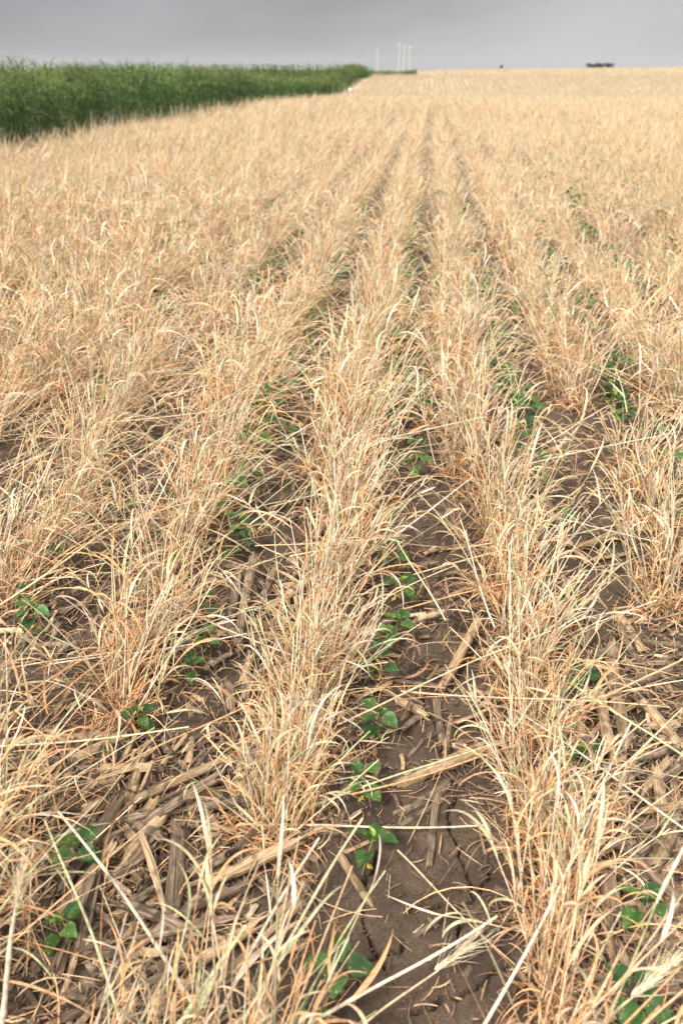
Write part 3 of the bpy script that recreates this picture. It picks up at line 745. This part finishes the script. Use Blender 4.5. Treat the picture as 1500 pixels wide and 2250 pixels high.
def straw(a, b, za, zb, r, col, label, leaf=1, head=False, sag=.0):
    fs_n[0] += 1
    A = at(a[0], a[1], za) if len(a) == 2 else Vector(a); B = at(b[0], b[1], zb) if len(b) == 2 else Vector(b)
    d = B-A; L = d.length
    o = empty('fallen_straw', A, 0, label, 'straw stem', 'single straw stems fallen across the rows'); o.rotation_euler = (0, -math.asin(max(-1, min(1, d.z/L))), math.atan2(d.y, d.x))
    K = 22; t = np.linspace(0, 1, K); P = np.stack([t*L, .012*L*np.sin(t*5+fs_n[0]), sag*L*np.sin(t*PI)], 1)[None]
    R = np.full((1, K), r)*np.linspace(1.15, .7, K)[None]; R[:, 7] *= 1.3; R[:, 15] *= 1.25
    ac = Acc(); c = col*(1+.06*rng.standard_normal()); cc = np.repeat(c[None, None], K, 1); cc = cc*(1-.25*t[None, :, None])+SAGE*.25*t[None, :, None]
    tube(ac, P, R, cc, 7); link('stem', ac.mesh('straw_stem', M_stem), o)
    for q in range(leaf):
        lf = Acc(); k0 = [7, 15, 11][q % 3]
        ribbon(lf, P[:, k0], np.array([rng.normal(0, .5)]), np.array([rng.uniform(.1, .5)]), np.array([rng.uniform(.5, 3.2)]), np.array([rng.normal(0, .8)]), np.array([rng.uniform(.09, .2)]),
               np.array([rng.uniform(.004, .0085)]), pal(1, [PEACH, CREAM, PALE, SAGE], [.35, .3, .2, .15]), K=16, roll=np.array([rng.normal(0, .4)]), rollt=np.array([rng.normal(0, 2)]), zmin=-9, power=1.6)
        link('leaf', lf.mesh('straw_leaf', M_straw), o)
    if head:
        h = link('seed_head', head_mesh('seed_head'), o); h.location = (L*.985, 0, 0)
    return o
F = straw
F((550, 1818), (1062, 1812), .03, .03, .0021, PALE, 'pale straw lying dead level from the centre row across bare soil', 0)
F((-60, 1648), (415, 1600), .05, .07, .0022, np.array([.6, .58, .36]), 'green yellow straw lying level over the corn stalk at the left edge', 0)
F((1060, 2262), (1395, 1590), .08, .16, .0022, PALE, 'long white straw leaning up right through the lower right', 1)
F((1262, 1505), (1540, 1690), .09, .05, .0024, np.array([.52, .56, .28]), 'green straw slanting down to the right edge over the ringed stalk', 0)
F((1205, 1556), (1540, 1486), .04, .12, .0018, PALE, 'pale straw rising gently to the right edge across the ringed stalk', 0)
F((-40, 1480), (300, 1424), .06, .10, .0017, CREAM, 'cream straw lying nearly level left of the big clump', 0)
F((610, 2300), (1090, 2010), .04, .13, .0025, PALE, 'thick pale straw rising right over the cracked soil at the bottom', 1)
F((470, 2260), (130, 1780), .05, .20, .0026, PALE, 'bright pale straw leaning up left across the lower left', 2)
F((275, 2270), (105, 1800), .05, .22, .0022, SAGE*1.15, 'green straw running up the lower left beside the pale one', 1)
F((470, 2330), (800, 1800), .05, .22, .0026, CREAM, 'thick cream straw leaning up right before the centre row', 1)
F((420, 2330), (700, 1840), .04, .18, .0026, PALE, 'thick pale straw left of the thick cream straw at the bottom', 1)
F((350, 2330), (540, 2030), .03, .15, .0040, SAGE*1.05, 'broad grey green straw at the bottom left of centre', 0)
F((1130, 1620), (1112, 1200), .02, .22, .0022, PALE, 'pale upright straw in the right row reaching above its neighbours', 1)
F((870, 1870), (1130, 2120), .03, .02, .0013, CREAM, 'thin straw crossing the bare cracked soil diagonally', 0)
F((1240, 1790), (1500, 1560), .1, .2, .0019, CREAM, 'cream straw rising to the right edge over the right hand heap', 1)
F((-10, 2330), (35, 2010), .05, .24, .0036, PALE, 'straw with a long awned seed head at the lower left corner', 0, True)
F((1270, 2300), (1390, 2190), .08, .12, .0022, CREAM, 'straw with an awned seed head at the bottom right', 0, True)
F((700, 2330), (960, 2130), .03, .06, .0017, CREAM, 'straw with a small grey seed head over the cracked soil', 0, True)
F((820, 1290), (1500, 1110), .05, .1, .0020, CREAM, 'long straw crossing from the centre row far to the right', 0)
F((560, 1540), (250, 1690), .06, .03, .0016, PEACH, 'peach straw bridging the left lane below the big clump', 1)
F((700, 1290), (1040, 1050), .08, .22, .0022, PALE, 'pale straw fanning up right from the centre row', 1)
F((0, 1330), (260, 1150), .08, .16, .0028, CREAM, 'cream straw slanting up right at the left edge', 0)
F((130, 1100), (560, 840), .1, .25, .0024, SAGE*1.2, 'sage straw slanting far up right in the left rows', 0)
F((1090, 1450), (1290, 1640), .12, .02, .0017, PEACH, 'peach straw drooping off the right row to the right', 1)
cnt = {}
rnd = []
for i in range(70):
    y = 1.0+rng.random()*3.4; x = (rng.random()*2-1)*(y*.42+.05)-.1*y; rnd.append((x, y))
for (x, y) in sorted(rnd, key=lambda q: q[1]):
    k = round((x-ROW0)/RS); cnt[k] = cnt.get(k, 0)+1
    ang = rng.normal(.75, .75) if rng.random() < .75 else rng.uniform(-PI, PI); L = rng.uniform(.22, .5); e = rng.uniform(0, .3)
    z0 = rng.uniform(.03, .16)
    A = (x-math.cos(ang)*L/2, y-math.sin(ang)*L/2, z0); B = (x+math.cos(ang)*L/2, y+math.sin(ang)*L/2, z0+L*math.sin(e))
    _, py, zc = project([A, B])
    if zc.min() < .55: continue
    tone, tn = [(PALE, 'pale'), (CREAM, 'cream'), (SAGE*1.15, 'sage green'), (PEACH, 'peach')][int(rng.integers(0, 4))]
    F(A, B, 0, 0, float(rng.uniform(.0012, .0022)), tone, '%s loose straw stem, over %s, %s' % (tn, rowname(k), nth(cnt[k])), int(rng.integers(0, 2)))

# ------------------------------------------------------------------ soybean seedlings
def leaf_mesh(name, L, W, col, droop=.5, cup=.25, sd=0):
    r = np.random.default_rng(sd); K, M = 12, 9
    t = np.linspace(0, 1, K); u = np.linspace(-1, 1, M)
    wdt = W*np.sin(PI*np.clip(t, .01, 1)**.66)**.9; wdt[-1] = .0004; wdt[0] = .0008
    ang = droop*t; px = np.cumsum(np.concatenate([[0], np.cos(ang[:-1])]))*L/(K-1); pz = -np.cumsum(np.concatenate([[0], np.sin(ang[:-1])]))*L/(K-1)
    G = np.zeros((K, M, 3)); G[..., 0] = px[:, None]; G[..., 1] = wdt[:, None]*u/2
    G[..., 2] = pz[:, None]+cup*np.abs(u)[None, :]**1.3*wdt[:, None]/2+.0016*np.sin(t*9+sd)[:, None]*np.abs(u)[None, :]+.0009*np.cos(t[:, None]*26+np.abs(u)[None, :]*3)*np.abs(u)[None]
    a = Acc(); c = np.repeat(np.array(col)[None, None], K, 1); a.grid(G[None], c); return a.mesh(name, M_soy)
DG = (.028, .080, .016); MG = (.048, .122, .022); LG = (.20, .30, .05); YG = (.62, .50, .06)
LM = [leaf_mesh('bean_leaf_%d' % i, .050, .040, [DG, MG, DG, MG][i], [.5, .8, .2, 1.1][i], [.25, .35, .5, .15][i], i) for i in range(4)]
SM = [leaf_mesh('young_leaf_%d' % i, .028, .016, MG if i else LG, .4, .7, 10+i) for i in range(2)]
CM = [leaf_mesh('cotyledon_%d' % i, .019, .012, [LG, YG, (.38, .42, .06)][i], .9, -.5, 20+i) for i in range(3)]
M_gst = straw_material('bean_stem', transl=.05, speck=0)
def bean_variant(i):
    o = empty('soybean_seedling'); h = [.075, .095, .06, .085, .11][i]
    ac = Acc(); P = np.stack([np.linspace(0, .012, 8)*math.cos(i*2), np.linspace(0, .012, 8)*math.sin(i*2), np.linspace(-.005, h, 8)], 1)[None]
    tube(ac, P, np.full((1, 8), .0016), np.array([[.20, .26, .09]]), 6); link('stem', ac.mesh('bean_stem', M_gst), o)
    top = Vector(P[0, -1]); mid = Vector(P[0, 4]); a0 = i*1.3
    def put(nm, me, base, az, el, roll, s=1.0, pet=.012):
        l = link(nm, me, o); d = Vector((math.cos(az)*math.cos(el), math.sin(az)*math.cos(el), math.sin(el)))
        l.location = base+d*pet; l.rotation_euler = (roll, -el, az); l.scale = (s, s, s)
    for k in range(2): put('leaf', LM[(i+k) % 4], mid.lerp(top, .5), a0+k*PI+.2*k, .1-.3*k*(i % 2), .25*(-1)**k, .95+.1*(i % 3), .014)
    nl = [3, 3, 2, 3, 3][i]
    for k in range(nl): put('leaf', LM[(i+k+2) % 4], top, a0+PI/2+k*2*PI/nl*.75, .45-.25*k, .15*k, [.75, 1.0, .6, .8, 1.0][i], .016)
    put('young_leaf', SM[i % 2], top, a0+4.2, 1.0, 0, 1.0, .004); put('young_leaf', SM[(i+1) % 2], top, a0+5.0, .8, .4, .8, .004)
    for k in range(2): put('cotyledon', CM[(i+k) % 3], Vector(P[0, 3]), a0+PI/2+k*PI, -.1, .2, 1.0, .004)
    return o
BV = [bean_variant(i) for i in range(5)]
used_b = [False]*5
def place_bean(x, y, s, vi, rz):
    if used_b[vi]: o = copy_tree(BV[vi])
    else: o = BV[vi]; used_b[vi] = True
    o.location = (x, y, float(T(x, y))+.001); o.rotation_euler = (rng.normal(0, .12), rng.normal(0, .12), rz); s *= .76; s *= (.84 if y < 1.5 else .98); o.scale = (s, s, s); return o
HB = [(738, 2170, 1.25, 1), (705, 2290, 1.1, 0), (200, 1905, 1.15, 1), (148, 2070, 1.1, 3), (792, 1930, 1.1, 4), (800, 1770, 1.15, 3), (828, 1640, 1.2, 1), (838, 1500, 1.15, 0), (850, 1440, 1.0, 3),
      (862, 1400, 1.1, 1), (866, 1330, 1.1, 4), (870, 1260, 1.15, 3), (318, 1620, 1.2, 0), (430, 1500, 1.0, 3), (455, 1440, .9, 1), (470, 1380, 1.0, 4), (85, 1400, 1.2, 1), (62, 1345, 1.0, 3), (300, 1140, 1.1, 3),
      (1385, 2040, 1.15, 1), (1395, 2240, 1.2, 4), (1290, 1700, 1.1, 0), (1275, 1520, 1.0, 2), (1255, 1360, 1.0, 3), (1225, 1185, 1.1, 1), (1245, 1350, .9, 0), (550, 1200, 1.0, 3), (530, 1170, .9, 1), (505, 1240, .8, 2),
      (905, 1060, 1.2, 1), (912, 1010, 1.1, 3), (905, 925, 1.2, 4), (915, 885, 1.2, 1), (925, 820, 1.3, 3), (1150, 905, 1.2, 3), (1165, 940, 1.2, 1), (1160, 1000, 1.2, 4), (1180, 1040, 1.1, 3), (1420, 985, 1.2, 1), (1425, 1010, 1.1, 4),
      (1400, 650, 1.4, 1), (1385, 630, 1.4, 3), (1275, 700, 1.3, 4), (1270, 680, 1.3, 1), (620, 690, 1.4, 3), (590, 710, 1.2, 1), (640, 975, 1.1, 3), (230, 880, 1.2, 1), (20, 890, 1.2, 3), (540, 770, 1.2, 4), (160, 1260, 1.0, 4), (240, 1110, 1.0, 1),
      (1252, 462, 2.3, 1), (1258, 474, 2.3, 3), (1265, 488, 2.2, 4), (1198, 405, 2.3, 4), (1206, 418, 2.2, 1), (1190, 530, 2.0, 1), (1198, 540, 1.8, 3), (905, 440, 2.0, 1), (910, 360, 2.2, 3), (955, 460, 2.0, 4), (880, 420, 2.0, 1), (1050, 415, 2.0, 3), (960, 640, 1.3, 3), (1120, 710, 1.3, 1), (1480, 745, 1.3, 4), (1360, 610, 1.4, 3)]
beans = [(at(a, b).x, at(a, b).y, s, v) for a, b, s, v in HB]
for k in range(-9, 10):
    y = 2.0+rng.random()*.2
    while y < 8:
        x = SOY0+SS*k*(1-.0)+rng.normal(0, .015)
        px, py, zc = project([[x, y, .05]])
        keepp = .85 if x > -1.2 else .3
        if 0 < px[0] < 1500 and py[0] < 1150 and rng.random() < keepp and x > EDGE and vnoise(np.array([x*2+4]), np.array([y*.9]), 8)[0] > .30:
            if min((x-b[0])**2+(y-b[1])**2 for b in beans) > .006: beans.append((x, y, rng.uniform(1.3, 1.8), int(rng.integers(0, 5))))
        y += rng.uniform(.09, .2)
cnt = {}
beans.sort(key=lambda b: b[1])
for (x, y, s, v) in beans[:260]:
    k = round((x-SOY0)/SS); cnt[k] = cnt.get(k, 0)+1
    o = place_bean(x, y, s, v, rng.uniform(-PI, PI))
    ln = 'bean line right beside centre row' if k == 0 else '%s bean line %s of that one' % (['', 'first', 'second', 'third', 'fourth', 'fifth', 'sixth', 'seventh', 'eighth', 'ninth', 'tenth'][abs(k)], 'right' if k > 0 else 'left')
    tag(o, 'green soybean seedling, %s, %s' % (ln, nth(cnt[k])), 'soybean seedling', 'soybean seedlings between the straw rows')

# ------------------------------------------------------------------ distance: poles, trees, stake
M_pole = plain('pale_steel', (.44, .435, .42), .6); M_dark = plain('crown', (.020, .050, .045), .8, scale=.6, amt=.4); M_bark = plain('bark', (.07, .055, .04), .9)
def pole(px, ptop, D, lab, arm=1):
    topP = at_d(px, ptop, D); zb = float(T(topP.x, D))-.3
    o = empty('utility_pole', (topP.x, D, zb), 0, lab, 'utility pole', 'distant pale utility poles'); H = topP.z-zb
    a = Acc(); P = np.zeros((1, 10, 3)); P[0, :, 2] = np.linspace(0, H, 10); tube(a, P, np.linspace(.80, .45, 10)[None]*D/1000, np.array([[1., 1, 1]]), 12); link('shaft', a.mesh('shaft', M_pole), o)
    a = Acc(); P = np.zeros((1, 4, 3)); P[0, :, 0] = np.linspace(-2.4, 1.6, 4)*D/1000; P[0, :, 2] = H-.4+np.array([0, .1, .1, 0]); tube(a, P, np.full((1, 4), .42)*D/1000, np.array([[1., 1, 1]]), 8); link('crossarm', a.mesh('crossarm', M_pole), o)
    for xx in (-2.3, 1.5):
        a = Acc(); P = np.zeros((1, 6, 3)); P[0, :, 0] = xx*D/1000; P[0, :, 2] = H-.4-np.linspace(0, 1.8, 6)*D/1000; tube(a, P, np.array([[.2, .3, .2, .3, .2, .1]])*D/1000, np.array([[1., 1, 1]]), 8); link('insulator', a.mesh('insulator', M_pole), o)
pole(877.5, 96, 900, 'tallest and brightest pale utility pole on the horizon, leftmost of the close trio')
pole(888, 100, 1050, 'middle pale utility pole of the close trio on the horizon')
pole(900, 104, 1200, 'rightmost pale utility pole of the close trio on the horizon')
pole(829, 110, 1700, 'faint utility pole standing alone left of the trio above the green crop')
def tree(px, D, ztop, wid, lab, sd):
    r = np.random.default_rng(sd); p = at_d(px, 143, D); x = p.x; zb = float(T(x, D)); H = ztop-zb
    o = empty('tree', (x, D, zb), 0, lab, 'tree', 'trees in the far clump on the horizon')
    a = Acc(); P = np.zeros((1, 6, 3)); P[0, :, 2] = np.linspace(0, H*.8, 6); P[0, :, 0] = .2*np.sin(np.arange(6)); tube(a, P, np.linspace(.28, .08, 6)[None], np.array([[1., 1, 1]]), 8)
    for q in range(6):
        P = np.zeros((1, 5, 3)); tt = np.linspace(0, 1, 5); az = q*1.05+r.random(); P[0, :, 0] = tt*np.cos(az)*wid*.35; P[0, :, 1] = tt*np.sin(az)*wid*.35; P[0, :, 2] = H*(.3+.06*q)+tt*H*.25; tube(a, P, np.linspace(.12, .03, 5)[None], np.array([[1., 1, 1]]), 6)
    link('trunk', a.mesh('trunk', M_bark), o)
    c = Acc(); nb = 9; cen = np.stack([r.normal(0, wid*.24, nb), r.normal(0, wid*.24, nb), H*r.uniform(.45, .82, nb)], 1); n = 1500
    ci = r.integers(0, nb, n); v = r.standard_normal((n, 3)); v /= np.linalg.norm(v, axis=1)[:, None]; rad = r.random(n)**.4
    b_ = cen[ci]+v*rad[:, None]*[wid*.22, wid*.22, H*.2]
    ribbon(c, b_, r.uniform(-PI, PI, n), r.uniform(-1, 1, n), r.uniform(-1, 1, n), np.zeros(n), r.uniform(.3, .7, n), r.uniform(.2, .45, n), np.ones((n, 3)), K=3, fold=None, zmin=-9, zg=np.full(n, 0.))
    link('crown', c.mesh('crown', M_dark), o)
TR = [(1296, 6.6, 5, 'small rounded tree at the left end of the far dark clump'), (1304, 6.0, 7, 'low bushy tree second from the left in the far dark clump'), (1313, 7.4, 7, 'taller tree left of the notch in the far dark clump'),
      (1321, 6.6, 6, 'tree just left of the notch in the far dark clump'), (1331, 7.2, 7, 'broad tree right of the notch in the far dark clump'), (1339, 7.0, 6, 'rounded tree at the right end of the far dark clump')]
zt = {}
for i, (px, h, wd, lab) in enumerate(TR):
    top = at_d(px, {0: 138, 1: 140, 2: 136.5, 3: 139, 4: 136.5, 5: 137.5}[i], 800).z
    tree(px, 800, top, wd*1.0, lab, i)
bp = at_d(1101, 143, 420); 
o = empty('shrub', (bp.x, 420, float(T(bp.x, 420))), 0, 'tiny dark lone bush on the horizon right of the poles', 'bush')
tz = at_d(1101, 143.9, 420).z-float(T(bp.x, 420)); c = Acc(); n = 500; r = np.random.default_rng(5); v = r.standard_normal((n, 3))
ribbon(c, v*[.28, .28, tz*.12]+[0, 0, tz*.75], r.uniform(-PI, PI, n), r.uniform(-1, 1.2, n), r.uniform(-1, 1, n), np.zeros(n), r.uniform(.2, .5, n), r.uniform(.1, .25, n), np.ones((n, 3)), K=3, fold=None, zmin=-9, zg=np.zeros(n)); link('crown', c.mesh('bush', M_dark), o)
a = Acc(); P = np.zeros((3, 5, 3)); P[:, :, 2] = np.linspace(0, tz*.75, 5); P[:, :, 0] = np.array([[-.3], [0], [.3]])*np.linspace(0, 1, 5); tube(a, P, np.full((3, 5), .05), np.ones((3, 3)), 6); link('stem', a.mesh('bush_stem', M_bark), o)
# white marker stake at the edge of the crop
p = at(769, 199, .30) ; d0 = 42.0; q = at_d(769, 193.5, d0); zb = float(T(q.x, d0))
o = empty('marker_stake', (q.x, d0, zb), 0, 'small white marker stake at the corner between green crop and straw', 'marker stake'); hh = q.z-zb
a = Acc(); P = np.zeros((1, 5, 3)); P[0, :, 2] = np.linspace(-.05, hh-.05, 5); tube(a, P, np.full((1, 5), .02), np.array([[1., 1, 1]]), 8); M_white = plain('white_paint', (.78, .77, .74), .5); link('post', a.mesh('post', M_white), o)
a = Acc(); g = np.zeros((2, 6, 4, 3))
P = np.zeros((1, 6, 3)); P[0, :, 2] = np.linspace(hh-.16, hh, 6); tube(a, P, np.array([[.005, .07, .075, .075, .06, .005]]), np.array([[1., 1, 1]]), 10); link('cap', a.mesh('cap', M_white), o)
# leaning pole at the right edge of the horizon
q = at_d(1489, 143, 300); q2 = at_d(1506, 126, 300)
o = empty('leaning_pole', (q.x, 300, float(T(q.x, 300))), 0, 'faint grey pole leaning right at the right end of the horizon', 'pole')
a = Acc(); A0 = Vector((0, 0, 0)); dv = Vector((q2.x-q.x, 0, q2.z-q.z)); base = Vector((q.x, 300, q.z))-dv*.8-o.location; tip = Vector((q2.x, 300, q2.z))-o.location
P = np.array([[list(base.lerp(tip, k/7)) for k in range(8)]]); tube(a, P, np.linspace(.22, .14, 8)[None], np.array([[1., 1, 1]]), 8); M_gp = plain('grey_wood', (.38, .36, .33), .8); link('shaft', a.mesh('lean', M_gp), o)
a = Acc(); P = np.array([[list(tip+Vector((-.5+k*.25, 0, .15-.02*k))) for k in range(5)]]); tube(a, P, np.full((1, 5), .08), np.array([[1., 1, 1]]), 6); link('crossarm', a.mesh('leanarm', M_gp), o)

# ------------------------------------------------------------------ haze
def haze_box():
    x0, x1, y0, y1, z0, z1 = -7100, 7100, -100, 9100, -40, 90
    v = [(x, y, z) for x in (x0, x1) for y in (y0, y1) for z in (z0, z1)]
    f = [(0, 1, 3, 2), (4, 6, 7, 5), (0, 4, 5, 1), (2, 3, 7, 6), (0, 2, 6, 4), (1, 5, 7, 3)]
    me = bpy.data.meshes.new('haze'); me.from_pydata(v, [], f); me.update()
    m, t = new_mat('haze'); pv = t.add('ShaderNodeVolumePrincipled', {'Color': (.72, .74, .78, 1), 'Density': 0.00010, 'Anisotropy': 0.2}); t.add('ShaderNodeOutputMaterial', {'Volume': pv})
    me.materials.append(m); o = link('haze', me); tag(o, kind='stuff'); o['label'] = 'thin grey haze over the whole field and horizon'; o['category'] = 'haze'
HAZE = True
if HAZE: haze_box()
print('objects', len(sc.objects), 'Zcut', Zcut, 'beans', len(beans))
